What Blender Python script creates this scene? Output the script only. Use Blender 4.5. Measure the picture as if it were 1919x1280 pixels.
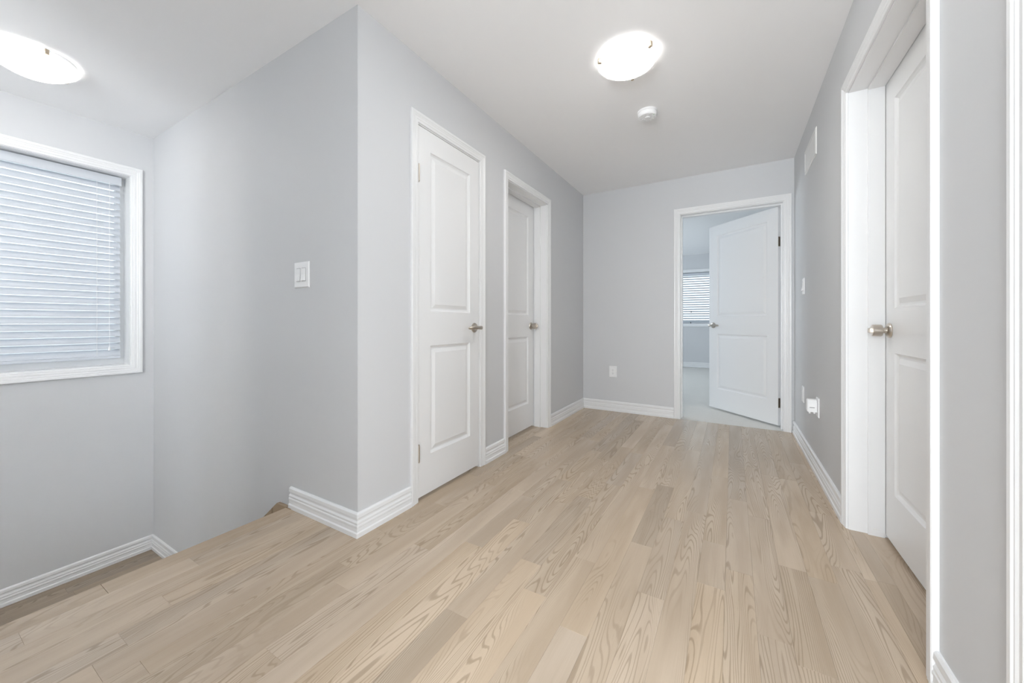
import bpy, bmesh, math, random
from mathutils import Vector
random.seed(7)
for o in list(bpy.data.objects):
    bpy.data.objects.remove(o)
SC = bpy.context.scene
COL = SC.collection
PI = math.pi

# ---------------------------------------------------------------- camera
FPX, YAW, V0, HCAM = 702.72, 0.531456, 603.33, 0.9831      # solved for a 1919 x 1280 frame
cd = bpy.data.cameras.new('camera')
cd.sensor_fit = 'HORIZONTAL'; cd.sensor_width = 36.0
cd.lens = FPX * 36.0 / 1919.0
cd.shift_y = (V0 - 640.0) / 1919.0
cd.clip_start = 0.02
cam = bpy.data.objects.new('camera', cd); COL.objects.link(cam)
cam.location = (0, 0, HCAM); cam.rotation_euler = (PI / 2, 0, YAW)
SC.camera = cam

# ---------------------------------------------------------------- world, daylight, exposure
SKY_STRENGTH = 0.78
LAMP_HALL, LAMP_STAIR, FILL_BACK = 29.0, 8.0, 132.0
FILL_EAST, DAY_BED, DAY_BATH, FILL_REAR = 26.0, 36.0, 6.0, 70.0
wd = bpy.data.worlds.new('sky'); SC.world = wd; wd.use_nodes = True
bg = wd.node_tree.nodes['Background']
bg.inputs[0].default_value = (0.86, 0.94, 1.0, 1); bg.inputs[1].default_value = SKY_STRENGTH
SC.view_settings.view_transform = 'Standard'
SC.view_settings.look = 'None'
SC.view_settings.exposure = 1.18
SC.view_settings.gamma = 1.0
SC.view_settings.use_curve_mapping = False
SC.cycles.use_denoising = True
SC.cycles.max_bounces = 12
SC.cycles.diffuse_bounces = 8
SC.cycles.sample_clamp_indirect = 8.0


def daylight(name, loc, rot, sx, sy, power, color):
    l = bpy.data.lights.new(name, 'AREA'); l.shape = 'RECTANGLE'; l.size = sx; l.size_y = sy
    l.energy = power; l.color = color
    o = bpy.data.objects.new(name, l); COL.objects.link(o)
    o.location = loc; o.rotation_euler = rot
    return o


# area lamps for daylight in unseen windows; east and rear ones added as fill
daylight('fill_light_east', (3.22, 0.25, 1.35), (0, PI / 2, 0), 1.4, 1.2, FILL_EAST, (0.90, 0.95, 1.0))
daylight('daylight_bedroom_window', (-3.62, 6.8, 1.45), (0, -PI / 2 - 0.60, 0), 1.3, 1.8, DAY_BED, (0.80, 0.90, 1.0))
daylight('daylight_bathroom_window', (-3.42, 3.2, 1.55), (0, -PI / 2, 0), 0.8, 0.8, DAY_BATH, (0.92, 0.96, 1.0))

daylight('fill_light_rear', (-0.25, -2.77, 1.35), (PI / 2 + 0.30, 0, 0), 1.3, 1.5, FILL_REAR, (0.92, 0.96, 1.0))

# ---------------------------------------------------------------- measured planes (metres)
XL, XR, XW = -1.482, 0.473, -3.966       # left wall, right wall, window wall
Y1, YF, YB = 1.124, 4.138, 9.0           # switch wall, far wall, bedroom window wall
HC = 2.44                                # ceiling
T = 0.165                                # wall thickness
XE = -2.025                              # floor edge above the stairs
ZL = -0.81                               # stair landing
CW, CWIN = 0.055, 0.065                   # door and window casing width
DT = 2.073                               # door casing inner top
PW, PX0 = 0.0917, -0.0236                # plank width and one joint line


def FL(a, z, d): return (XL + d, a, z)
def FR(a, z, d): return (XR - d, a, z)
def FF(a, z, d): return (a, YF - d, z)
def FS(a, z, d): return (a, Y1 - d, z)
def FW(a, z, d): return (XW + d, a, z)
def FB(a, z, d): return (a, YB - d, z)


# ---------------------------------------------------------------- materials
def newmat(name):
    m = bpy.data.materials.new(name); m.use_nodes = True
    nt = m.node_tree
    return m, nt, nt.nodes['Principled BSDF']


def node(nt, typ, **kw):
    n = nt.nodes.new(typ)
    for k, v in kw.items():
        setattr(n, k, v)
    return n


def painted(name, col, rough, bump=0.0, scale=300.0, spec=0.5, var=0.0):
    m, nt, b = newmat(name)
    b.inputs['Base Color'].default_value = (*col, 1)
    b.inputs['Roughness'].default_value = rough
    b.inputs['Specular IOR Level'].default_value = spec
    if bump or var:
        tc = node(nt, 'ShaderNodeTexCoord')
        nz = node(nt, 'ShaderNodeTexNoise'); nz.inputs['Scale'].default_value = scale; nz.inputs['Detail'].default_value = 3
        nt.links.new(tc.outputs['Object'], nz.inputs['Vector'])
        if bump:
            bp = node(nt, 'ShaderNodeBump'); bp.inputs['Strength'].default_value = bump; bp.inputs['Distance'].default_value = 0.002
            nt.links.new(nz.outputs[0], bp.inputs['Height']); nt.links.new(bp.outputs[0], b.inputs['Normal'])
        if var:
            mx = node(nt, 'ShaderNodeMixRGB'); mx.blend_type = 'MIX'
            mx.inputs[1].default_value = (*[c * (1 - var) for c in col], 1)
            mx.inputs[2].default_value = (*[min(1, c * (1 + var)) for c in col], 1)
            nt.links.new(nz.outputs[0], mx.inputs[0]); nt.links.new(mx.outputs[0], b.inputs['Base Color'])
    return m


M = {}
M['wall'] = painted('grey_wall_paint', (0.640, 0.648, 0.660), 0.55, 0.06, 500, 0.35)
M['ceiling'] = painted('ceiling_paint', (0.92, 0.92, 0.925), 0.8, 0.08, 260, 0.2)
M['trim'] = painted('white_trim_paint', (0.82, 0.825, 0.83), 0.30, 0.02, 60, 0.5)
M['door'] = painted('white_door_paint', (0.82, 0.825, 0.83), 0.33, 0.03, 400, 0.5)
M['plastic'] = painted('white_plastic', (0.88, 0.885, 0.89), 0.3, 0.0, 100, 0.5, 0.01)
M['grille'] = painted('white_enamel', (0.80, 0.80, 0.79), 0.4, 0.0, 100, 0.5, 0.01)
M['dark'] = painted('dark_slot', (0.03, 0.03, 0.032), 0.6, 0.0, 100, 0.3, 0.1)
M['subfloor'] = painted('joint_filler', (0.34, 0.26, 0.18), 0.8, 0.0, 60, 0.2, 0.1)
M['carpet'] = painted('pale_carpet', (0.74, 0.725, 0.69), 0.95, 0.8, 140, 0.1, 0.10)
M['grey'] = painted('grey_plastic', (0.36, 0.36, 0.37), 0.5, 0.0, 100, 0.4, 0.05)
M['gap_shade'] = painted('rocker_gap_shade', (0.55, 0.55, 0.56), 0.5, 0.0, 100, 0.4, 0.03)  # darker grey paints the shading around the switch rockers
M['led'] = painted('green_led', (0.25, 0.6, 0.25), 0.3, 0.0, 100, 0.5, 0.05)


def metal(name, col, rough):
    m, nt, b = newmat(name)
    b.inputs['Base Color'].default_value = (*col, 1)
    b.inputs['Metallic'].default_value = 1.0
    b.inputs['Roughness'].default_value = rough
    tc = node(nt, 'ShaderNodeTexCoord')
    nz = node(nt, 'ShaderNodeTexNoise'); nz.inputs['Scale'].default_value = 220
    mr = node(nt, 'ShaderNodeMapRange'); mr.inputs['To Min'].default_value = rough * 0.85; mr.inputs['To Max'].default_value = rough * 1.2
    nt.links.new(tc.outputs['Object'], nz.inputs['Vector']); nt.links.new(nz.outputs[0], mr.inputs[0]); nt.links.new(mr.outputs[0], b.inputs['Roughness'])
    return m


M['nickel'] = metal('brushed_nickel', (0.56, 0.51, 0.45), 0.30)
M['bronze'] = metal('dark_hinge_metal', (0.30, 0.25, 0.20), 0.38)
M['brass'] = metal('warm_clip_metal', (0.62, 0.52, 0.40), 0.35)


def emission(name, col, strength, R):
    m, nt, b = newmat(name)
    b.inputs['Base Color'].default_value = (0.9, 0.9, 0.9, 1)
    b.inputs['Roughness'].default_value = 0.25
    b.inputs['Emission Color'].default_value = (*col, 1)
    # the bulbs sit behind the middle of the bowl: the glass dims towards its rim
    tc = node(nt, 'ShaderNodeTexCoord'); mp = node(nt, 'ShaderNodeVectorMath', operation='MULTIPLY'); mp.inputs[1].default_value = (1, 1, 0)
    ln = node(nt, 'ShaderNodeVectorMath', operation='LENGTH')
    mr = node(nt, 'ShaderNodeMapRange'); mr.interpolation_type = 'SMOOTHSTEP'
    mr.inputs[1].default_value = R * 0.45; mr.inputs[2].default_value = R * 0.97; mr.inputs[3].default_value = strength; mr.inputs[4].default_value = min(0.9, strength)
    nt.links.new(tc.outputs['Object'], mp.inputs[0]); nt.links.new(mp.outputs[0], ln.inputs[0]); nt.links.new(ln.outputs['Value'], mr.inputs[0])
    nt.links.new(mr.outputs[0], b.inputs['Emission Strength'])
    return m


def blind_mat():
    m, nt, b = newmat('white_blind_vinyl')
    b.inputs['Base Color'].default_value = (0.70, 0.73, 0.77, 1)
    b.inputs['Roughness'].default_value = 0.4
    tr = node(nt, 'ShaderNodeBsdfTranslucent'); tr.inputs[0].default_value = (0.80, 0.86, 0.95, 1)
    mx = node(nt, 'ShaderNodeMixShader'); mx.inputs[0].default_value = 0.16
    out = nt.nodes['Material Output']
    nt.links.new(b.outputs[0], mx.inputs[1]); nt.links.new(tr.outputs[0], mx.inputs[2]); nt.links.new(mx.outputs[0], out.inputs[0])
    return m


M['blind'] = blind_mat()


def glass_mat():
    m, nt, b = newmat('window_glass')
    nt.nodes.remove(b)
    tr = node(nt, 'ShaderNodeBsdfTransparent'); tr.inputs[0].default_value = (0.95, 0.97, 0.97, 1)
    gl = node(nt, 'ShaderNodeBsdfGlossy'); gl.inputs['Roughness'].default_value = 0.02
    fr = node(nt, 'ShaderNodeFresnel'); fr.inputs[0].default_value = 1.45
    mx = node(nt, 'ShaderNodeMixShader')
    nt.links.new(fr.outputs[0], mx.inputs[0]); nt.links.new(tr.outputs[0], mx.inputs[1]); nt.links.new(gl.outputs[0], mx.inputs[2])
    nt.links.new(mx.outputs[0], nt.nodes['Material Output'].inputs[0])
    return m


M['glass'] = glass_mat()


def rim_mat():
    m, nt, b = newmat('frosted_rim_glass')
    b.inputs['Base Color'].default_value = (0.86, 0.86, 0.86, 1)
    b.inputs['Roughness'].default_value = 0.2
    b.inputs['Transmission Weight'].default_value = 0.35
    return m


M['rim'] = rim_mat()


def oak(name, along='Y', dark=1.0):
    """oak strip: cathedral rings (contours of stretched noise), fibres, pores; tone per plank from the object colour"""
    m, nt, b = newmat(name)
    L = nt.links.new
    tc = node(nt, 'ShaderNodeTexCoord'); oi = node(nt, 'ShaderNodeObjectInfo')
    sep = node(nt, 'ShaderNodeSeparateXYZ'); L(tc.outputs['Object'], sep.inputs[0])
    ca = node(nt, 'ShaderNodeMath', operation='MULTIPLY'); L(oi.outputs['Random'], ca.inputs[0]); ca.inputs[1].default_value = 97.0
    across, length = ('X', 'Y') if along == 'Y' else ('Y', 'X')

    def stretched(sx, sy, scale, detail, rough=0.5, dist=0.0):
        a = node(nt, 'ShaderNodeMath', operation='MULTIPLY'); L(sep.outputs[across], a.inputs[0]); a.inputs[1].default_value = sx
        c = node(nt, 'ShaderNodeMath', operation='MULTIPLY'); L(sep.outputs[length], c.inputs[0]); c.inputs[1].default_value = sy
        cb = node(nt, 'ShaderNodeCombineXYZ'); L(a.outputs[0], cb.inputs[0]); L(c.outputs[0], cb.inputs[1]); L(ca.outputs[0], cb.inputs[2])
        n = node(nt, 'ShaderNodeTexNoise'); n.inputs['Scale'].default_value = scale; n.inputs['Detail'].default_value = detail
        n.inputs['Roughness'].default_value = rough; n.inputs['Distortion'].default_value = dist
        L(cb.outputs[0], n.inputs['Vector'])
        return n.outputs[0]

    def mth(op, x, y=None, clamp=False):
        n = node(nt, 'ShaderNodeMath', operation=op); n.use_clamp = clamp
        for i, v in enumerate((x, y)):
            if v is None: continue
            if isinstance(v, (int, float)): n.inputs[i].default_value = v
            else: L(v, n.inputs[i])
        return n.outputs[0]

    def ramp(v, lo, hi, t0=0.0, t1=1.0):
        n = node(nt, 'ShaderNodeMapRange'); n.interpolation_type = 'SMOOTHSTEP'
        L(v, n.inputs[0]); n.inputs[1].default_value = lo; n.inputs[2].default_value = hi; n.inputs[3].default_value = t0; n.inputs[4].default_value = t1
        return n.outputs[0]

    rings = stretched(9.0, 0.85, 1.0, 1.5, 0.4, 0.35)
    wob = stretched(60.0, 5.0, 1.0, 2.0)
    ph = mth('MULTIPLY', mth('ADD', rings, mth('MULTIPLY', wob, 0.012)), 230.0)
    wave = mth('SINE', ph)
    line = ramp(wave, 0.35, 1.0)                      # thin dark late-wood lines
    fig = ramp(stretched(7.0, 0.7, 1.0, 1.0), 0.38, 0.58)     # where the figure shows
    fine = stretched(420.0, 6.0, 1.0, 3.0, 0.6)
    pores = ramp(stretched(900.0, 22.0, 1.0, 2.0, 0.6), 0.60, 0.72)
    cloud = stretched(14.0, 1.6, 1.0, 2.0)
    light = (0.580, 0.470, 0.358, 1); mid = (0.455, 0.354, 0.256, 1); drk = (0.290, 0.215, 0.145, 1)
    base = node(nt, 'ShaderNodeMixRGB'); base.inputs[1].default_value = mid; base.inputs[2].default_value = light
    L(mth('ADD', mth('MULTIPLY', ramp(cloud, 0.3, 0.7), 0.65), mth('MULTIPLY', fine, 0.4), True), base.inputs[0])
    k = mth('MULTIPLY', mth('MULTIPLY', line, fig), 0.58)
    k = mth('ADD', k, mth('MULTIPLY', pores, mth('ADD', mth('MULTIPLY', fig, 0.22), 0.07)), True)
    dk = node(nt, 'ShaderNodeMixRGB'); L(k, dk.inputs[0]); L(base.outputs[0], dk.inputs[1]); dk.inputs[2].default_value = drk
    tone = node(nt, 'ShaderNodeMixRGB'); tone.blend_type = 'MULTIPLY'; tone.inputs[0].default_value = 1.0
    L(dk.outputs[0], tone.inputs[1]); L(oi.outputs['Color'], tone.inputs[2])
    L(tone.outputs[0], b.inputs['Base Color'])
    rr = mth('ADD', mth('MULTIPLY', fine, 0.08), 0.20)
    L(rr, b.inputs['Roughness'])
    b.inputs['Specular IOR Level'].default_value = 0.45
    bp = node(nt, 'ShaderNodeBump'); bp.inputs['Strength'].default_value = 0.12; bp.inputs['Distance'].default_value = 0.001
    L(mth('SUBTRACT', 1.0, k), bp.inputs['Height']); L(bp.outputs[0], b.inputs['Normal'])
    return m


M['oak'] = oak('oak_strip', 'Y')
M['oak_x'] = oak('oak_strip_crosswise', 'X')


# ---------------------------------------------------------------- mesh helpers
class MB:
    def __init__(self): self.v = []; self.f = []

    def add(self, vs, fs):
        n = len(self.v); self.v += [tuple(p) for p in vs]; self.f += [[i + n for i in f] for f in fs]; return self

    def box(self, x0, x1, y0, y1, z0, z1, fn=None):
        vs = [(x, y, z) for z in (z0, z1) for y in (y0, y1) for x in (x0, x1)]
        if fn: vs = [fn(*p) for p in vs]
        return self.add(vs, [(0, 2, 3, 1), (4, 5, 7, 6), (0, 1, 5, 4), (2, 6, 7, 3), (0, 4, 6, 2), (1, 3, 7, 5)])

    def loft(self, rings, closed=True, caps=True):
        n = len(rings[0]); vs = [p for r in rings for p in r]; fs = []
        for i in range(len(rings) - 1):
            for j in range(n if closed else n - 1):
                k = (j + 1) % n
                fs.append((i * n + j, i * n + k, (i + 1) * n + k, (i + 1) * n + j))
        if caps:
            fs.append(tuple(range(n))); fs.append(tuple((len(rings) - 1) * n + j for j in range(n)))
        return self.add(vs, fs)

    def lathe(self, prof, fn, n=32):
        """prof: list of (r, h); fn(x, y, h) -> world"""
        rings = [[fn(r * math.cos(2 * PI * j / n), r * math.sin(2 * PI * j / n), h) for j in range(n)] for r, h in prof]
        return self.loft(rings, True, True)

    def tube(self, pts, radii, n=10, flat=1.0):
        pts = [Vector(p) for p in pts]; rings = []
        up = Vector((0, 0, 1))
        for i, p in enumerate(pts):
            d = (pts[min(i + 1, len(pts) - 1)] - pts[max(i - 1, 0)]).normalized()
            u = up if abs(d.dot(up)) < 0.95 else Vector((1, 0, 0))
            s = d.cross(u).normalized(); w = s.cross(d).normalized(); r = radii[i] if isinstance(radii, (list, tuple)) else radii
            rings.append([tuple(p + s * (r * math.cos(2 * PI * j / n)) + w * (r * flat * math.sin(2 * PI * j / n))) for j in range(n)])
        return self.loft(rings)


def wpos(o):
    p = Vector(o.location)
    while o.parent: o = o.parent; p += Vector(o.location)
    return p


def obj(name, mb, mat, parent=None, smooth=False, bevel=0.0, base=False):
    """link a mesh given in world coordinates; its origin is moved to its centre (or base centre)"""
    xs, ys, zs = zip(*mb.v)
    c = Vector(((min(xs) + max(xs)) / 2, (min(ys) + max(ys)) / 2, min(zs) if base else (min(zs) + max(zs)) / 2))
    me = bpy.data.meshes.new(name)
    me.from_pydata([tuple(Vector(p) - c) for p in mb.v], [], mb.f)
    bm = bmesh.new(); bm.from_mesh(me)
    bmesh.ops.recalc_face_normals(bm, faces=bm.faces)
    bm.to_mesh(me); bm.free()
    me.materials.append(M[mat] if isinstance(mat, str) else mat)
    if smooth:
        for p in me.polygons: p.use_smooth = True
    o = bpy.data.objects.new(name, me); COL.objects.link(o)
    o.location = c
    if parent:
        o.parent = parent; o.location = c - wpos(parent)
    if bevel:
        bv = o.modifiers.new('bevel', 'BEVEL'); bv.width = bevel; bv.segments = 2; bv.limit_method = 'ANGLE'
    if smooth:
        try:
            me.set_sharp_from_angle(angle=math.radians(35))
        except Exception:
            pass
    return o


def tag(o, label, cat, group=None, kind=None):
    o['label'] = label; o['category'] = cat
    if group: o['group'] = group
    if kind: o['kind'] = kind
    return o


def empty(name, loc, label, cat, group=None, kind=None):
    o = bpy.data.objects.new(name, None); COL.objects.link(o); o.location = loc; o.empty_display_size = 0.1
    return tag(o, label, cat, group, kind)


def boxes(name, lst, mat, label, cat, parent=None, kind='structure'):
    mb = MB()
    for b_ in lst: mb.box(*b_)
    o = obj(name, mb, mat, parent)
    if not parent: tag(o, label, cat, None, kind)
    return o


def wall_boxes(u0, u1, z0, z1, holes, fn):
    """rectangles around holes (ha, hb, hz0, hz1), holes sorted along u; fn(ua, ub, za, zb) -> box tuple"""
    out = []; cur = u0
    for ha, hb, hz0, hz1 in sorted(holes):
        if ha > cur: out.append(fn(cur, ha, z0, z1))
        if hz0 > z0: out.append(fn(ha, hb, z0, hz0))
        if hz1 < z1: out.append(fn(ha, hb, hz1, z1))
        cur = hb
    if cur < u1: out.append(fn(cur, u1, z0, z1))
    return out


CASING = [(0.0, 0.0), (0.0, 0.009), (0.003, 0.011), (0.015, 0.0115), (0.018, 0.014), (0.030, 0.0135), (0.038, 0.017),
          (0.043, 0.0165), (0.048, 0.020), (0.060, 0.0205), (0.0635, 0.018), (0.065, 0.014), (0.065, 0.0)]
BASEB = [(0.0, 0.0), (0.0, 0.017), (0.020, 0.017), (0.025, 0.0125), (0.042, 0.0115), (0.046, 0.0145), (0.053, 0.014),
         (0.056, 0.0115), (0.066, 0.0125), (0.074, 0.0075), (0.082, 0.0075), (0.087, 0.0125), (0.103, 0.0115), (0.110, 0.006), (0.110, 0.0)]


def moulding(fn, prof, p0, p1, out, m0, m1, md0=0.0, md1=0.0):
    """sweep a profile (w, d) from p0 to p1 (wall plane a, z), w along 'out'; mitres m (with w) and md (with d) lengthen each end"""
    ax, az = p1[0] - p0[0], p1[1] - p0[1]; ln = math.hypot(ax, az); ax /= ln; az /= ln
    rings = []
    for p, s, m, md in ((p0, -1, m0, md0), (p1, 1, m1, md1)):
        rings.append([fn(p[0] + out[0] * w + ax * s * (w * m + d * md), p[1] + out[1] * w + az * s * (w * m + d * md), d) for w, d in prof])
    return MB().loft(rings)


def baseboard(name, fn, a0, a1, md0, md1, label, z=0.0, parent=None):
    o = obj(name, moulding(fn, BASEB, (a0, z), (a1, z), (0, 1), 0, 0, md0, md1), 'trim', parent)
    if not parent: tag(o, label, 'baseboard', None, 'structure')
    return o


# ================================================================ STRUCTURE
ZB = -2.0   # bottom of the stair shaft walls
DOORS = {'closet': (1.502, 2.085), 'bath': (2.453, 3.167), 'bed': (-0.460, 0.400), 'right': (1.486, 2.346), 'near': (0.215, 1.060)}
HT = DT
boxes('wall_left', wall_boxes(Y1 + T, YF, -0.3, HC, [(*DOORS['closet'], -0.3, HT), (*DOORS['bath'], -0.3, HT)],
      lambda a, b, c, d: (XL - T, XL, a, b, c, d)), 'wall', 'light grey hallway wall with the closet door and bathroom door', 'wall')
boxes('wall_stairs', [(XW, XL, Y1, Y1 + T, ZB, HC)], 'wall', 'grey wall beside the stairs carrying the double light switch', 'wall')
WIN = (-0.42, 0.994, 0.655, 2.098)
boxes('wall_window', wall_boxes(-2.9, Y1 + T, ZB, HC, [WIN], lambda a, b, c, d: (XW - 0.20, XW, a, b, c, d)), 'wall',
      'grey stairwell wall with the blind covered window', 'wall')
boxes('wall_far', wall_boxes(-3.6, 3.2, -0.3, HC, [(*DOORS['bed'], -0.3, HT)], lambda a, b, c, d: (a, b, YF, YF + T, c, d)), 'wall',
      'grey end wall of the hallway with the open bedroom door', 'wall')
boxes('wall_right', wall_boxes(-2.9, YF, -0.3, HC, [(*DOORS['near'], -0.3, HT), (*DOORS['right'], -0.3, HT)],
      lambda a, b, c, d: (XR, XR + T, a, b, c, d)), 'wall', 'grey right hallway wall with the air vent and outlets', 'wall')
boxes('wall_shade_back', [(XE, -0.65, -0.62, -0.50, -0.3, HC)], 'wall', 'added grey wall stub behind the viewpoint, blocking the back lamp', 'wall')  # added stub, cuts the back lamp's light to an edge on the stair wall
RFILL_WIN = (-0.92, 0.42, 0.6, 2.15)  # opening made for the added rear fill light
boxes('wall_rear', wall_boxes(XW, 3.2, ZB, HC, [RFILL_WIN], lambda a, b, c, d: (a, b, -2.9, -2.75, c, d)), 'wall', 'grey wall at the rear of the landing hall', 'wall')
# neighbouring rooms
EFILL_WIN = (-0.35, 0.85, 0.65, 2.05)  # opening made for the added east fill light
boxes('wall_east', wall_boxes(-2.9, YF, -0.3, HC, [EFILL_WIN], lambda a, b, c, d: (3.2, 3.32, a, b, c, d)), 'wall', 'outer wall of the right hand rooms', 'wall')
boxes('wall_east_partition', [(XR + T, 3.2, 1.22, 1.34, -0.3, HC)], 'wall', 'partition between the right hand rooms', 'wall')
boxes('wall_bathroom', wall_boxes(2.26, YF, -0.3, HC, [(2.8, 3.6, 1.15, 1.95)], lambda a, b, c, d: (-3.52, -3.40, a, b, c, d)) +
      [(-3.52, XL - T, 2.14, 2.26, -0.3, HC)], 'wall', 'bathroom walls behind the ajar door', 'wall')
BWIN = (-1.60, 0.02, 0.945, 2.06)
boxes('wall_bedroom', wall_boxes(-3.6, 2.9, -0.3, HC, [BWIN], lambda a, b, c, d: (a, b, YB, YB + 0.2, c, d)), 'wall',
      'bedroom wall with the far blind covered window', 'wall')
boxes('wall_bedroom_side', wall_boxes(YF + T, YB, -0.3, HC, [(5.9, 7.7, 0.8, 2.1)], lambda a, b, c, d: (-3.72, -3.6, a, b, c, d)) +
      [(2.9, 3.02, YF + T, YB, -0.3, HC)], 'wall', 'bedroom side walls out of view', 'wall')
boxes('ceiling', [(-4.2, 3.4, -2.9, 9.2, HC, HC + 0.16)], 'ceiling', 'flat white ceiling over the hallway and stairwell', 'ceiling')

# floors
fl = boxes('floor', [(XE + 0.02, XR + T, -0.62, Y1, -0.28, -0.0145), (XL - T, XR + T, Y1, YF, -0.28, -0.0145)], 'subfloor',
           'oak strip hardwood floor of the upstairs hallway', 'floor')
boxes('floor_bedroom', [(-3.6, 2.9, YF + 0.004, YB, -0.28, -0.004)], 'carpet', 'pale grey beige carpet seen through the bedroom doorway', 'floor')
boxes('floor_back', [(XE, XR, -2.75, -0.62, -0.28, 0.0), (XW, XE, -2.75, -1.05, -0.28, 0.0)], 'carpet', 'landing floor behind the viewpoint', 'floor')
boxes('floor_side_rooms', [(XR + T, 3.2, -2.75, YF, -0.28, -0.004), (-3.4, XL - T, 2.26, YF, -0.28, -0.004)], 'carpet', 'floors of the side rooms', 'floor')


def plank(parent, x0, x1, y0, y1, ztop=0.0, mat='oak', name='plank'):
    g = 0.00015; e = 0.0004; h = 0.0145
    x0 += g; x1 -= g; y0 += g; y1 -= g
    rect = lambda i, z: [(x0 + i, y0 + i, z), (x1 - i, y0 + i, z), (x1 - i, y1 - i, z), (x0 + i, y1 - i, z)]
    dz = random.uniform(-0.0003, 0.0003)
    o = obj(name, MB().loft([rect(0, ztop - h), rect(0, ztop - e), rect(e, ztop + dz)]), mat, parent)
    t = random.gauss(1.0, 0.07); t = max(0.80, min(1.18, t)); w = random.uniform(-0.03, 0.03)
    o.color = (t * (1 + w * 0.5), t, t * (1 - w), 1)
    return o


# end joints read off the photograph, as (x, y) on the floor
def on_floor(u, v):
    a = (u - 959.5) / FPX; s, c = math.sin(YAW), math.cos(YAW)
    t = HCAM * FPX / (v - V0)
    return t * (-s + a * c), t * (c + a * s)


JOINTS = [(1200, 1020), (1224, 1118), (1334, 1099), (1390, 1074), (1451, 1198), (1337, 1017), (820, 944), (859, 1151), (994, 1107),
          (978, 977), (1094, 1048), (1263, 973), (1063, 901), (1006, 866), (975, 919), (1060, 944), (1072, 1182), (40, 1197), (233, 1201),
          (368, 1055), (306, 1119), (653, 1063), (1210, 872), (1130, 862), (1620, 1085), (1560, 1060)]
jm = {}
for u, v in JOINTS:
    x, y = on_floor(u, v); jm.setdefault(math.floor((x - PX0) / PW), []).append(y)


def run(parent, row, x0, x1, ylo, yhi):
    js = sorted(y for y in jm.get(row, []) if ylo + 0.1 < y < yhi - 0.1)
    cuts = [ylo]
    for stop in js + [yhi]:
        while stop - cuts[-1] > 1.45:
            cuts.append(cuts[-1] + random.uniform(0.50, 1.25))
            if stop - cuts[-1] < 0.25: cuts.pop(); break
        cuts.append(stop)
    for a, b in zip(cuts[:-1], cuts[1:]):
        if b - a > 0.02: plank(parent, x0, x1, a, b)


rl = lambda k: PX0 + k * PW
for k in range(-21, 6):
    x0, x1 = rl(k), rl(k + 1)
    if k == -16: x0 = XL
    if k == -17: x1 = XL
    if k == 5: x1 = XR
    run(fl, k, x0, x1, -0.62, YF if x0 >= XL - 1e-6 else Y1)
ra, rb = DOORS['right']; ba, bb = DOORS['bath']
plank(fl, XR, rl(6), ra, 1.93); plank(fl, XR, rl(6), 1.93, rb); plank(fl, rl(6), XR + T, ra, rb)
plank(fl, rl(-17), XL, ba, bb); plank(fl, XL - T, rl(-17), ba, bb)
ca_, cb_ = DOORS['closet']
plank(fl, XL - 0.05, XL, ca_, cb_)
ea_, eb_ = DOORS['near']
plank(fl, XR, rl(6), ea_, eb_); plank(fl, rl(6), XR + T, ea_, eb_)
# stair nosing along the floor edge
x0, x1 = XE - 0.022, rl(-21)
for y0, y1 in ((-0.62, 0.43), (0.43, Y1)):
    zz = [(x1, -0.0145), (x1, 0.0), (x0 + 0.008, 0.0), (x0 + 0.002, -0.003), (x0, -0.010), (x0 + 0.002, -0.018), (x0 + 0.010, -0.022), (XE + 0.02, -0.022), (XE + 0.02, -0.0145)]
    o = obj('nosing', MB().loft([[(x, y0 + 0.0006, z) for x, z in zz], [(x, y1 - 0.0006, z) for x, z in zz]]), 'oak', fl)
    o.color = (0.93, 0.90, 0.86, 1)

# stairs down to the landing
st = empty('staircase', ((XE - 3.9) / 2, 0.6, ZL), 'oak stairs dropping from the hallway floor edge to the window landing', 'stairs', None, 'structure')
RISE, RUN = -ZL / 4, 0.25
YS0 = 0.13
for k in range(4):
    xr_ = XE - k * RUN
    boxes('riser', [(xr_ - 0.0, xr_ + 0.018, YS0, Y1, -RISE * (k + 1) + 0.0, -RISE * k - 0.023)], 'trim', '', '', st)
    if k < 3:
        zt = -RISE * (k + 1)
        o = boxes('tread', [(xr_ - RUN - 0.022, xr_, YS0, Y1 - 0.02, zt - 0.022, zt)], 'oak', '', '', st); o.color = (0.9, 0.87, 0.83, 1)
XLD = XE - 3 * RUN
ld = boxes('floor_landing', [(XW, XLD, -1.05, Y1, ZL - 0.25, ZL - 0.0145)], 'subfloor', 'oak stair landing below the window, shade put into its darker tone', 'floor')
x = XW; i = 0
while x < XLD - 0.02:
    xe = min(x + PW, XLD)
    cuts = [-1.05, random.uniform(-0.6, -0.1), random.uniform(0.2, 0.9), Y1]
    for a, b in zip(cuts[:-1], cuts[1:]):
        o = plank(ld, x, xe, a, b, ZL); o.color = tuple(c * 0.66 for c in o.color[:3]) + (1,)  # hallway oak darkened, the landing's dimness is in the plank colour
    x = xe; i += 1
sk = MB()
pts = [(XE + 0.03, 0.003), (-2.126, 0.003), (-2.990, ZL + 0.112), (-2.990, ZL), (XLD, ZL), (XE + 0.03, -0.22)]
sk.loft([[(px, Y1 - 0.002, pz) for px, pz in pts], [(px, Y1 - 0.020, pz) for px, pz in pts]])
o = obj('skirt_board', sk, 'oak_x', st); o.color = (0.72, 0.66, 0.58, 1)
mw = [(XE, ZB), (XE, -0.023), (XE - 0.05, -0.023), (XLD, ZL + 0.16), (XLD, ZB)]
tag(obj('wall_stair_middle', MB().loft([[(px, py, pz) for px, pz in mw] for py in (0.03, YS0)]), 'wall'), 'low sloping wall between the upper and lower flight', 'wall', None, 'structure')
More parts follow.
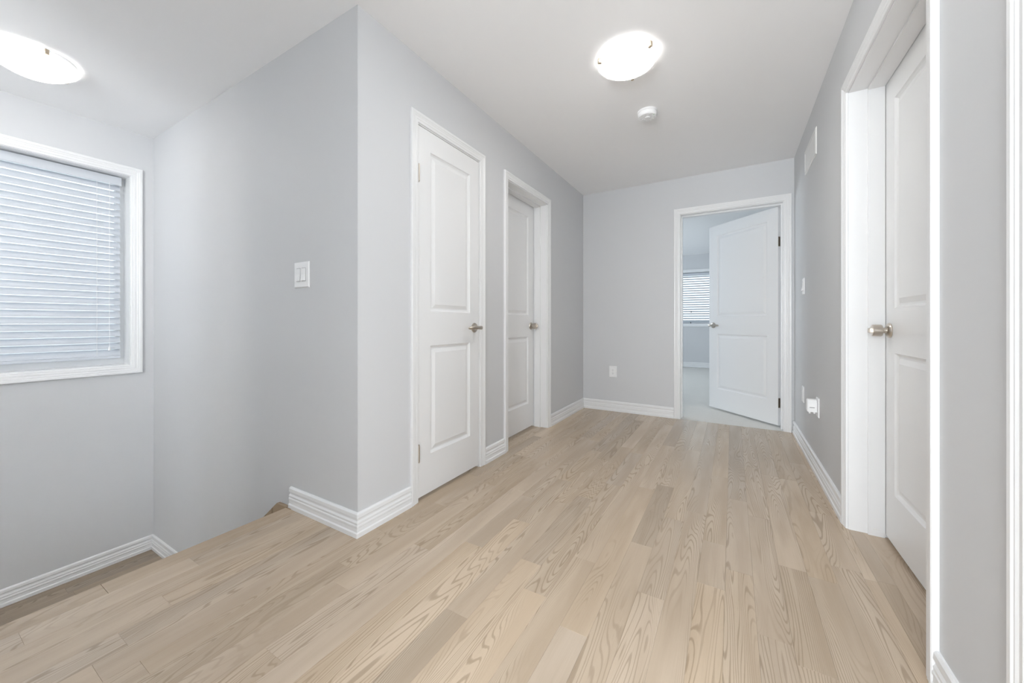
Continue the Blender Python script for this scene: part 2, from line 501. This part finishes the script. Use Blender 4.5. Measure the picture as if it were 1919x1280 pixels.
boxes('wall_stair_shaft', [(XW, XE, -1.05, -0.95, ZB, 0.95), (XE, XE + 0.02, -0.95, YS0, ZB, -0.023), (XLD, XE, -0.95, 0.03, ZB, ZB + 0.1)], 'wall',
      'walls closing the lower stair shaft', 'wall')

# baseboards
baseboard('baseboard_left_corner', FL, Y1, DOORS['closet'][0] - CW, 1, 0, 'white moulded baseboard between the wall corner and closet door')
baseboard('baseboard_left_middle', FL, DOORS['closet'][1] + CW, DOORS['bath'][0] - CW, 0, 0, 'short white baseboard between closet door and bathroom door')
baseboard('baseboard_left_end', FL, DOORS['bath'][1] + CW, YF, 0, -1, 'white baseboard between bathroom door and the far corner')
baseboard('baseboard_stairs', FS, -2.022, XL, 0, 1, 'white baseboard under the double switch, ending at the stair edge')
baseboard('baseboard_far', FF, XL, DOORS['bed'][0] - CW, -1, 0, 'white baseboard on the end wall left of the bedroom door')
baseboard('baseboard_right', FR, DOORS['right'][1] + CW, YF, 0, -1, 'long white baseboard running below the air vent')
baseboard('baseboard_right_near', FR, DOORS['near'][1] + CW, DOORS['right'][0] - CW, 0, 0, 'short white baseboard in the bottom right corner')
baseboard('baseboard_landing', FW, -0.95, Y1, 0, -1, 'white baseboard on the stair landing under the window', ZL)
baseboard('baseboard_landing_side', FS, XW, -2.991, -1, 0, 'short white landing baseboard turning the stairwell corner', ZL)
baseboard('baseboard_bedroom', FB, -3.6, 2.9, 0, 0, 'white bedroom baseboard under the far window')


# ================================================================ DOORS
def casing_set(parent, fn, a0, a1, z0, z1, bottom=False):
    cw = CWIN if bottom else CW
    pr_ = [(w * cw / 0.065, d * (1.0 if bottom else 0.78)) for w, d in CASING]
    obj('casing', moulding(fn, pr_, (a0, z0), (a0, z1), (-1, 0), 1 if bottom else 0, 1), 'trim', parent)
    obj('casing', moulding(fn, pr_, (a1, z0), (a1, z1), (1, 0), 1 if bottom else 0, 1), 'trim', parent)
    obj('casing', moulding(fn, pr_, (a0, z1), (a1, z1), (0, 1), 1, 1), 'trim', parent)
    if bottom: obj('casing', moulding(fn, pr_, (a0, z0), (a1, z0), (0, -1), 1, 1), 'trim', parent)


PANELS = ((0.235, 0.848), (1.042, 1.948))


def slab_mesh(w, h, stile, place, z0):
    """two-panel moulded slab; place(s, z, t), t = 0 front, -0.035 back"""
    mb = MB(); TH = 0.035
    prof = [(0.0, 0.0), (0.004, -0.006), (0.012, -0.0115), (0.020, -0.0115), (0.042, -0.0025), (0.048, -0.0025)]
    for sgn, off in ((1, 0.0), (-1, -TH)):
        q = lambda s, z, t: place(s, z, off + sgn * t)
        zs = [z0, PANELS[0][0], PANELS[0][1], PANELS[1][0], PANELS[1][1], h]
        ss = [0, stile, w - stile, w]
        for i in range(5):
            for j in range(3):
                if j == 1 and i in (1, 3):
                    rings = [[q(ss[1] + d, zs[i] + d, t), q(ss[2] - d, zs[i] + d, t), q(ss[2] - d, zs[i + 1] - d, t), q(ss[1] + d, zs[i + 1] - d, t)] for d, t in prof]
                    mb.loft(rings, True, False)
                    mb.add(rings[-1], [(0, 1, 2, 3)])
                else:
                    mb.add([q(ss[j], zs[i], 0), q(ss[j + 1], zs[i], 0), q(ss[j + 1], zs[i + 1], 0), q(ss[j], zs[i + 1], 0)], [(0, 1, 2, 3)])
    c = lambda s, z: (place(s, z, 0), place(s, z, -TH))
    cs = [c(0, z0), c(w, z0), c(w, h), c(0, h)]
    for i in range(4):
        a, b_ = cs[i], cs[(i + 1) % 4]
        mb.add([a[0], b_[0], b_[1], a[1]], [(0, 1, 2, 3)])
    return mb


def weld(o):
    bm = bmesh.new(); bm.from_mesh(o.data)
    bmesh.ops.remove_doubles(bm, verts=bm.verts, dist=0.0002)
    bmesh.ops.recalc_face_normals(bm, faces=bm.faces)
    bm.to_mesh(o.data); bm.free()


def lever_handle(parent, place, s, z, toward, side=1):
    """rosette, neck and lever; toward = +1 / -1 along s"""
    t0 = 0.0 if side > 0 else -0.035
    P = lambda a, b, h: place(s + a, z + b, t0 + side * h)
    h = obj('handle', MB().lathe([(0.031, 0.0), (0.032, 0.003), (0.030, 0.008), (0.024, 0.011), (0.013, 0.0115)], P, 28), 'nickel', parent, True)
    obj('neck', MB().lathe([(0.0115, 0.010), (0.0105, 0.020), (0.011, 0.050), (0.013, 0.056), (0.011, 0.064), (0.004, 0.066)], P, 18), 'nickel', h, True)
    pts = [P(toward * a, b, 0.056 - c) for a, b, c in ((-0.010, 0, 0.004), (0.0, 0, 0.0), (0.03, 0.001, -0.003), (0.07, 0.001, 0.000), (0.105, -0.001, 0.010), (0.115, -0.002, 0.014))]
    obj('lever', MB().tube(pts, [0.008, 0.0105, 0.0095, 0.009, 0.0085, 0.005], 12, 1.15), 'nickel', h, True)
    return h


def knob_handle(parent, place, s, z, side=1):
    t0 = 0.0 if side > 0 else -0.035
    P = lambda a, b, h: place(s + a, z + b, t0 + side * h)
    h = obj('handle', MB().lathe([(0.032, 0.0), (0.033, 0.003), (0.031, 0.008), (0.025, 0.012), (0.014, 0.0125)], P, 28), 'nickel', parent, True)
    obj('neck', MB().lathe([(0.0135, 0.011), (0.0125, 0.016), (0.0125, 0.024), (0.018, 0.028)], P, 20), 'nickel', h, True)
    obj('knob', MB().lathe([(0.018, 0.026), (0.025, 0.028), (0.0265, 0.032), (0.0265, 0.050), (0.0262, 0.058), (0.024, 0.0605), (0.012, 0.061)], P, 28), 'nickel', h, True)
    obj('turn_button', MB().box(-0.0025, 0.0025, -0.010, 0.010, 0.060, 0.074, P), 'nickel', h, False, 0.0012)
    return h


def door(n, fn, a0, a1, label, hinge, recess, angle, handle, swing_in=True, slab_label=None):
    """a0..a1 casing inner edges; hinge 'lo'/'hi'; recess = depth of the closed slab front behind the wall face"""
    c = fn((a0 + a1) / 2, 0, -T / 2)
    root = empty('door_%d' % n, c, label, 'door', None, 'structure')
    casing_set(root, fn, a0, a1, 0.0, DT)
    j0, j1, jt = a0 + 0.006, a1 - 0.006, DT - 0.006      # jamb faces
    e = 0.0012
    for q0, q1 in ((a0 - 0.0, j0), (j1, a1)):
        obj('jamb', MB().box(q0, q1, 0.0, DT, -T + e, -e, lambda a, z, d: fn(a, z, d)), 'trim', root)
    obj('jamb', MB().box(j0, j1, jt, DT, -T + e, -e, lambda a, z, d: fn(a, z, d)), 'trim', root)
    # stops stand against the slab
    if swing_in:
        d1, d0 = -recess + 0.002, -recess + 0.060
    else:
        d1, d0 = -recess - 0.085, -recess - 0.038
    lo, hi = min(d0, d1), max(d0, d1)
    for q0, q1 in ((j0, j0 + 0.011), (j1 - 0.011, j1)):
        obj('stop', MB().box(q0, q1, 0.0, jt, lo, hi, lambda a, z, d: fn(a, z, d)), 'trim', root)
    obj('stop', MB().box(j0 + 0.011, j1 - 0.011, jt - 0.011, jt, lo, hi, lambda a, z, d: fn(a, z, d)), 'trim', root)
    w = j1 - j0 - 0.006; sgn = 1 if hinge == 'lo' else -1
    ah = j0 + 0.003 if hinge == 'lo' else j1 - 0.003
    th = math.radians(angle)
    pv = -recess - 0.035                                   # pivot on the room side face
    def place(s, z, t):
        t2 = t + 0.035
        a = ah + sgn * s * math.cos(th) + sgn * t2 * math.sin(th)
        d = pv - s * math.sin(th) + t2 * math.cos(th)
        return fn(a, z, d)
    stile = 0.096 if w < 0.65 else 0.112
    sl = obj('slab', slab_mesh(w, jt - 0.004, stile, place, 0.016), 'door', root); weld(sl)
    if slab_label: sl['label'] = slab_label
    if handle:
        hs = w - (0.050 if w < 0.65 else 0.062)
        if handle == 'lever':
            h1 = lever_handle(sl, place, hs, 0.945, -1)
        elif handle == 'lever2':
            h1 = lever_handle(sl, place, hs, 0.945, -1); lever_handle(sl, place, hs, 0.945, -1, -1)
        else:
            h1 = knob_handle(sl, place, hs, 0.945)
        h1['label'] = 'brushed nickel door handle'
    return root, place, j0, j1, pv


d1 = door(1, FL, *DOORS['closet'], 'narrow white two-panel closet door, closed, with a lever handle, nearest the wall corner', 'lo', 0.002, 0, 'lever', False)
for zc in (1.80, 0.262):
    mb = MB().tube([FL(d1[2] + 0.001, zc - 0.045, 0.004), FL(d1[2] + 0.001, zc + 0.045, 0.004)], 0.0062, 12)
    mb.tube([FL(d1[2] + 0.001, zc - 0.050, 0.004), FL(d1[2] + 0.001, zc - 0.046, 0.004)], 0.0045, 10)
    mb.tube([FL(d1[2] + 0.001, zc + 0.046, 0.004), FL(d1[2] + 0.001, zc + 0.050, 0.004)], 0.0045, 10)
    h = obj('hinge', mb, 'nickel', d1[0], True); h['label'] = 'brushed nickel hinge barrel'
d2 = door(2, FL, *DOORS['bath'], 'white two-panel door set deep in its frame, just ajar, second on the left wall', 'lo', 0.128, 0.7, 'knob')
d3 = door(3, FF, *DOORS['bed'], 'white two-panel bedroom door standing half open in the end wall', 'hi', 0.128, 45, 'lever2')
for zc in (1.735, 0.225):
    # leaf let into the edge of the open slab, barrel beyond it
    h = obj('hinge', MB().box(-0.0025, 0.0005, zc - 0.045, zc + 0.045, -0.0345, -0.004, d3[1]), 'bronze', d3[0]); h['label'] = 'dark metal hinge leaf'
    obj('hinge_barrel', MB().tube([FF(d3[3] - 0.002, zc - 0.045, d3[4] - 0.004), FF(d3[3] - 0.002, zc + 0.045, d3[4] - 0.004)], 0.005, 12), 'bronze', h, True)
d4 = door(4, FR, *DOORS['right'], 'white two-panel door on the right wall, closed and set deep in its frame', 'lo', 0.128, 0, 'knob')
# small strike plate near the foot of the far jamb, as the frame shows
obj('strike_plate', MB().box(XR + 0.085, XR + 0.112, d4[3] - 0.0125, d4[3] - 0.0105, 0.030, 0.034), 'grille', d4[0])
d5 = door(5, FR, *DOORS['near'], 'white door casing cut by the right edge of the picture', 'lo', 0.128, 88, 'lever')


# ================================================================ WINDOWS AND BLINDS
def window(n, fn, a0, a1, z0, z1, depth, label, casings=True, mull=True):
    root = empty('window_%d' % n, fn((a0 + a1) / 2, z0, -depth), label, 'window', None, 'structure')
    if casings: casing_set(root, fn, a0, a1, z0, z1, True)
    e = 0.004
    R = lambda p0, p1, q0, q1, d0, d1, nm, mt='trim': obj(nm, MB().box(p0, p1, q0, q1, d0, d1, fn), mt, root)
    R(a0, a0 + e, z0, z1, -depth, -0.001, 'jamb'); R(a1 - e, a1, z0, z1, -depth, -0.001, 'jamb')
    R(a0 + e, a1 - e, z1 - e, z1, -depth, -0.001, 'jamb'); R(a0 + e, a1 - e, z0, z0 + e, -depth, -0.001, 'sill')
    s = 0.045; d0, d1 = -depth, -depth + 0.05
    for p0, p1, q0, q1 in ((a0 + e, a0 + e + s, z0 + e, z1 - e), (a1 - e - s, a1 - e, z0 + e, z1 - e),
                           (a0 + e + s, a1 - e - s, z0 + e, z0 + e + s), (a0 + e + s, a1 - e - s, z1 - e - s, z1 - e)):
        R(p0, p1, q0, q1, d0, d1, 'frame')
    if mull:
        m = (a0 + a1) / 2; R(m - 0.025, m + 0.025, z0 + e + s, z1 - e - s, d0, d1, 'mullion')
    R(a0 + e + s, a1 - e - s, z0 + e + s, z1 - e - s, -depth + 0.020, -depth + 0.024, 'pane', 'glass')
    return root


def blind(fn, a0, a1, z0, z1, d, pitch, tilt, label, cords, wand=None):
    root = empty('window_blind', fn((a0 + a1) / 2, z0, d), label, 'blind')
    hh = 0.062
    obj('valance', MB().box(a0 - 0.004, a1 + 0.004, z1 - hh, z1, d + 0.018, d + 0.030, fn), 'blind', root, False, 0.003)
    obj('headrail', MB().box(a0, a1, z1 - 0.045, z1 - 0.002, d - 0.028, d + 0.017, fn), 'blind', root)
    zb = z0 + 0.014
    obj('bottom_rail', MB().box(a0, a1, z0 + 0.002, zb + 0.008, d - 0.024, d + 0.024, fn), 'blind', root, False, 0.003)
    W = 0.050; th = math.radians(tilt)
    top = z1 - hh + 0.006
    n = int((top - (zb + 0.012)) / pitch); pitch = (top - (zb + 0.008)) / n
    proto = None
    for i in range(n):
        zc = top - pitch * (i + 0.5)
        if proto is None:
            ring = []
            for k in range(5):
                x = -W / 2 + W * k / 4; cz = 0.0035 * (1 - (2 * x / W) ** 2)
                ring.append((x, cz + 0.0013))
            ring += [(p[0], p[1] - 0.0026) for p in reversed(ring)]
            # x > 0 is the room side; tilt turns the room side edge down
            rr = [(x * math.cos(th) + z * math.sin(th), -x * math.sin(th) + z * math.cos(th)) for x, z in ring]
            mb = MB().loft([[fn(a, zc + z, d + x) for x, z in rr] for a in (a0, a1)])
            proto = obj('slat', mb, 'blind', root); base = Vector(proto.location)
        else:
            o = proto.copy(); COL.objects.link(o); o.parent = root; o.location = base - Vector((0, 0, pitch * i))
    for c in cords:
        for q in (-1, 1):
            off = 0.0255 * max(0.55, math.cos(th))
            obj('ladder_cord', MB().tube([fn(c, zb, d + q * off), fn(c, z1 - 0.05, d + q * off)], 0.0011, 5), 'plastic', root)
    if wand:
        for a, zt in wand:
            cdn = obj('pull_cord', MB().tube([fn(a, zt, d + 0.036), fn(a, z1 - 0.05, d + 0.036)], 0.0012, 5), 'plastic', root)
            obj('tassel', MB().lathe([(0.002, 0.03), (0.006, 0.02), (0.009, 0.0), (0.006, -0.004)], lambda x, y, h: fn(a + x, zt + h - 0.02, d + 0.036 + y), 10), 'dark' if fn is FB else 'plastic', cdn, True)
    return root


w0, w1, wz0, wz1 = WIN
window(1, FW, w0, w1, wz0, wz1, 0.19, 'white picture-framed stairwell window behind the large blind at the left')
blind(FW, w0 + 0.018, w1 - 0.036, wz0 + 0.050, wz1 - 0.012, -0.100, 0.0470, 61, 'wide white slatted blind, nearly closed, over the stairwell window',
      [0.835, 0.30, -0.28], [(0.895, 0.792)])
b0, b1, bz0, bz1 = BWIN
window(2, FB, b0, b1, bz0, bz1, 0.165, 'white bedroom window seen small through the far doorway', True, False)
blind(FB, b0 + 0.018, b1 - 0.018, bz0 + 0.016, bz1 - 0.016, -0.06, 0.0480, 32, 'small white slatted blind, half open, in the bedroom window',
      [-1.35, -0.55, -0.25], [(-0.775, 1.21), (-0.785, 0.975)])
window(3, lambda a, z, d: (3.2 - d, a, z), *EFILL_WIN, 0.10, 'added window of the right hand room out of view, for fill daylight', False)
window(4, lambda a, z, d: (-3.6 + d, a, z), 5.9, 7.7, 0.8, 2.1, 0.10, 'side window of the bedroom out of view', False)
window(6, lambda a, z, d: (a, -2.75 + d, z), *RFILL_WIN, 0.12, 'added rear hall window behind the viewpoint, for fill daylight', False)
window(5, lambda a, z, d: (-3.4 + d, a, z), 2.8, 3.6, 1.15, 1.95, 0.10, 'bathroom window out of view', False, False)


# ================================================================ THINGS
def ceiling_lamp(x, y, strength, label, rot=0.0, R=0.148, depth=0.052, col=(1.0, 0.972, 0.93)):
    root = empty('ceiling_lamp', (x, y, HC), label, 'ceiling lamp', 'bowl ceiling lamps')
    P = lambda a, b, h: (x + a, y + b, HC + h)
    obj('mounting_pan', MB().lathe([(R - 0.004, -0.0005), (R - 0.004, -0.022), (R - 0.008, -0.026), (0.02, -0.026)], P, 40), 'plastic', root, True)
    prof = [(R, -0.0235), (R, -0.034)]
    dc = depth - 0.004; Rs = (R * R + dc * dc) / (2 * dc); ph = math.asin(R / Rs)       # shallow spherical bowl
    for k in range(1, 13):
        t = ph * (1 - k / 12)
        prof.append((max(0.004, Rs * math.sin(t)), -0.034 - (Rs * math.cos(t) - Rs * math.cos(ph))))
    g = obj('glass_bowl', MB().loft([[P(r_ * math.cos(2 * PI * j / 48), r_ * math.sin(2 * PI * j / 48), h_) for j in range(48)] for r_, h_ in prof], True, False), emission('lit_bowl_glass_%d' % int(strength * 10 + x * 100), col, strength, R), root, True)
    obj('rim', MB().loft([[P((R + dr) * math.cos(2 * PI * j / 48), (R + dr) * math.sin(2 * PI * j / 48), h) for j in range(48)]
                          for dr, h in ((-0.004, -0.023), (0.006, -0.023), (0.008, -0.028), (0.006, -0.032), (0.0015, -0.033))], True, False), 'rim', root, True)
    for k in range(3):
        t = rot + k * 2 * PI / 3; c_, s_ = math.cos(t), math.sin(t)
        fn = lambda r, w, h: P(r * c_ - w * s_, r * s_ + w * c_, h)
        mb = MB().box(R - 0.006, R + 0.013, -0.007, 0.007, -0.038, -0.034, fn)
        mb.box(R + 0.009, R + 0.013, -0.007, 0.007, -0.034, -0.012, fn)
        mb.box(R - 0.014, R + 0.013, -0.005, 0.005, -0.015, -0.012, fn)
        obj('clip', mb, 'brass', root)
    return root


ceiling_lamp(-0.50, 2.10, LAMP_HALL, 'lit white glass bowl lamp on the hallway ceiling before the smoke detector', -2.58)
ceiling_lamp(-3.31, 0.44, LAMP_STAIR, 'lit white glass bowl lamp above the stairwell, cut by the left edge', 0.14, 0.168, 0.080)
ceiling_lamp(-1.72, -1.65, FILL_BACK, 'added unseen glass bowl lamp behind the viewpoint, lighting the stair wall', 0.2, 0.168, 0.080)  # added unseen lamp, very strong to brighten part of the stair wall

# smoke detector
sx, sy = -0.508, 2.715
sd = empty('smoke_detector', (sx, sy, HC), 'round white smoke detector on the hallway ceiling', 'smoke detector')
P = lambda a, b, h: (sx + a, sy + b, HC + h)
obj('base', MB().lathe([(0.066, -0.0005), (0.066, -0.010), (0.064, -0.012)], P, 40), 'plastic', sd, True)
obj('body', MB().lathe([(0.061, -0.012), (0.063, -0.014), (0.062, -0.034), (0.057, -0.040), (0.030, -0.042), (0.028, -0.040), (0.004, -0.040)], P, 40), 'plastic', sd, True)
obj('test_button', MB().lathe([(0.017, -0.040), (0.017, -0.044), (0.013, -0.046), (0.003, -0.0465)], P, 24), 'plastic', sd, True)
for k in range(10):
    t = k * 2 * PI / 10 + 0.2; c_, s_ = math.cos(t), math.sin(t)
    obj('slot', MB().box(0.036, 0.050, -0.003, 0.003, -0.0422, -0.0405, lambda r, w, h: P(r * c_ - w * s_, r * s_ + w * c_, h)), 'grille', sd)
obj('indicator', MB().lathe([(0.003, -0.041), (0.002, -0.043)], lambda a, b, h: P(a + 0.045, b - 0.02, h), 8), 'led', sd)


def plate(name, fn, a, z, w, h, label, cat, inserts):
    root = empty(name, fn(a, z - h / 2, 0), label, cat)
    mb = MB()
    rect = lambda i, d: [fn(a - w / 2 + i, z - h / 2 + i, d), fn(a + w / 2 - i, z - h / 2 + i, d), fn(a + w / 2 - i, z + h / 2 - i, d), fn(a - w / 2 + i, z + h / 2 - i, d)]
    mb.loft([rect(0, 0.0), rect(0.0, 0.003), rect(0.004, 0.0065)])
    obj('cover_plate', mb, 'plastic', root)
    for nm, da, dz, iw, ih, kind in inserts:
        B = lambda p0, p1, q0, q1, d0, d1: MB().box(a + da + p0, a + da + p1, z + dz + q0, z + dz + q1, d0, d1, fn)
        if kind == 'rocker':
            obj('rocker_frame', B(-iw / 2 - 0.003, iw / 2 + 0.003, -ih / 2 - 0.003, ih / 2 + 0.003, 0.006, 0.0072), 'gap_shade', root)
            r = MB().loft([[fn(a + da + s * iw / 2, z + dz - ih / 2, 0.0075), fn(a + da + s * iw / 2, z + dz - ih / 2, 0.0165), fn(a + da + s * iw / 2, z + dz, 0.0095),
                            fn(a + da + s * iw / 2, z + dz + ih / 2, 0.0085), fn(a + da + s * iw / 2, z + dz + ih / 2, 0.0075)] for s in (-1, 1)])
            obj('rocker', r, 'plastic', root)
        elif kind == 'socket':
            f = obj('socket_face', B(-iw / 2, iw / 2, -ih / 2, ih / 2, 0.006, 0.0080), 'plastic', root, False, 0.0012)
            for q in (-1, 1):
                for sx_, hh_ in ((-0.0062, 0.008), (0.0062, 0.0065)):
                    obj('slot', B(sx_ - 0.001, sx_ + 0.001, q * 0.0165 - hh_ / 2 + 0.003, q * 0.0165 + hh_ / 2 + 0.003, 0.0078, 0.0083), 'dark', f)
                obj('ground_hole', B(-0.0022, 0.0022, q * 0.0165 - 0.010, q * 0.0165 - 0.006, 0.0078, 0.0083), 'dark', f)
        elif kind == 'blank':
            obj('insert', B(-iw / 2, iw / 2, -ih / 2, ih / 2, 0.006, 0.0085), 'plastic', root, False, 0.001)
    return root


plate('light_switch', FS, -1.920, 1.227, 0.128, 0.132, 'white double rocker switch on the grey wall above the stairs', 'switch',
      [('r', -0.0232, 0, 0.030, 0.064, 'rocker'), ('r', 0.0232, 0, 0.030, 0.064, 'rocker')])
plate('light_switch', FR, 3.625, 1.257, 0.078, 0.124, 'single white switch plate high on the right wall near the bedroom door', 'switch', [('r', 0, 0, 0.032, 0.066, 'rocker')])
plate('wall_outlet', FF, -1.137, 0.434, 0.082, 0.122, 'white outlet on the end wall left of the bedroom door', 'outlet', [('s', 0, 0, 0.033, 0.067, 'socket')])
plate('wall_outlet', FR, 3.640, 0.425, 0.078, 0.122, 'white outlet low on the right wall nearest the bedroom door', 'outlet', [('b', 0, 0, 0.033, 0.067, 'blank')])
plate('wall_outlet', FR, 3.060, 0.437, 0.078, 0.122, 'white outlet low on the right wall with a plug-in device', 'outlet', [('s', 0, 0, 0.033, 0.067, 'socket')])

# plug-in device standing out of the nearer outlet
pa, pz = 3.060, 0.452
pd = empty('night_light', FR(pa, pz - 0.04, 0.009), 'rounded white plug-in night light in the outlet on the right wall', 'night light')
mb = MB()
ring = lambda d, w, zb_, zt_, r: [FR(pa + sx_ * w + 0.0, z_, d) for sx_, z_ in ((-1, zb_), (1, zb_), (1, zt_ - r), (0.6, zt_ - r * 0.25), (0, zt_), (-0.6, zt_ - r * 0.25), (-1, zt_ - r))]
mb.loft([ring(0.0090, 0.026, pz - 0.040, pz + 0.034, 0.018), ring(0.012, 0.029, pz - 0.044, pz + 0.037, 0.020), ring(0.055, 0.029, pz - 0.044, pz + 0.037, 0.020), ring(0.060, 0.025, pz - 0.040, pz + 0.032, 0.018)])
obj('body', mb, 'plastic', pd)
obj('grey_slot', MB().box(pa - 0.0297, pa - 0.0288, pz - 0.018, pz - 0.013, 0.022, 0.048, FR), 'grey', pd)
for dd in (0.022, 0.046):
    obj('prong_cover', MB().tube([FR(pa - 0.012, pz - 0.044, dd), FR(pa - 0.016, pz - 0.056, dd)], [0.006, 0.005], 10), 'plastic', pd, True)

# return-air vent
va, vz, vw, vh = 3.318, 2.165, 0.430, 0.178
vt = empty('air_vent', FR(va, vz - vh / 2, 0), 'white rectangular air vent cover high on the right wall', 'vent')
rect = lambda i, d: [FR(va - vw / 2 + i, vz - vh / 2 + i, d), FR(va + vw / 2 - i, vz - vh / 2 + i, d), FR(va + vw / 2 - i, vz + vh / 2 - i, d), FR(va - vw / 2 + i, vz + vh / 2 - i, d)]
obj('frame', MB().loft([rect(0, 0.0), rect(0, 0.003), rect(0.006, 0.008), rect(0.022, 0.008), rect(0.024, 0.002), rect(0.024, 0.0)], True, False), 'grille', vt)
obj('backing', MB().box(va - vw / 2 + 0.02, va + vw / 2 - 0.02, vz - vh / 2 + 0.02, vz + vh / 2 - 0.02, 0.0, 0.0012, FR), 'grille', vt)
ns = 9
for k in range(ns):
    zc = vz - vh / 2 + 0.024 + (vh - 0.048) * (k + 0.5) / ns
    obj('louver', MB().loft([[FR(q, zc - 0.0062, 0.0015), FR(q, zc - 0.0068, 0.0022), FR(q, zc + 0.0060, 0.0072), FR(q, zc + 0.0068, 0.0064)] for q in (va - vw / 2 + 0.023, va + vw / 2 - 0.023)]), 'grille', vt)
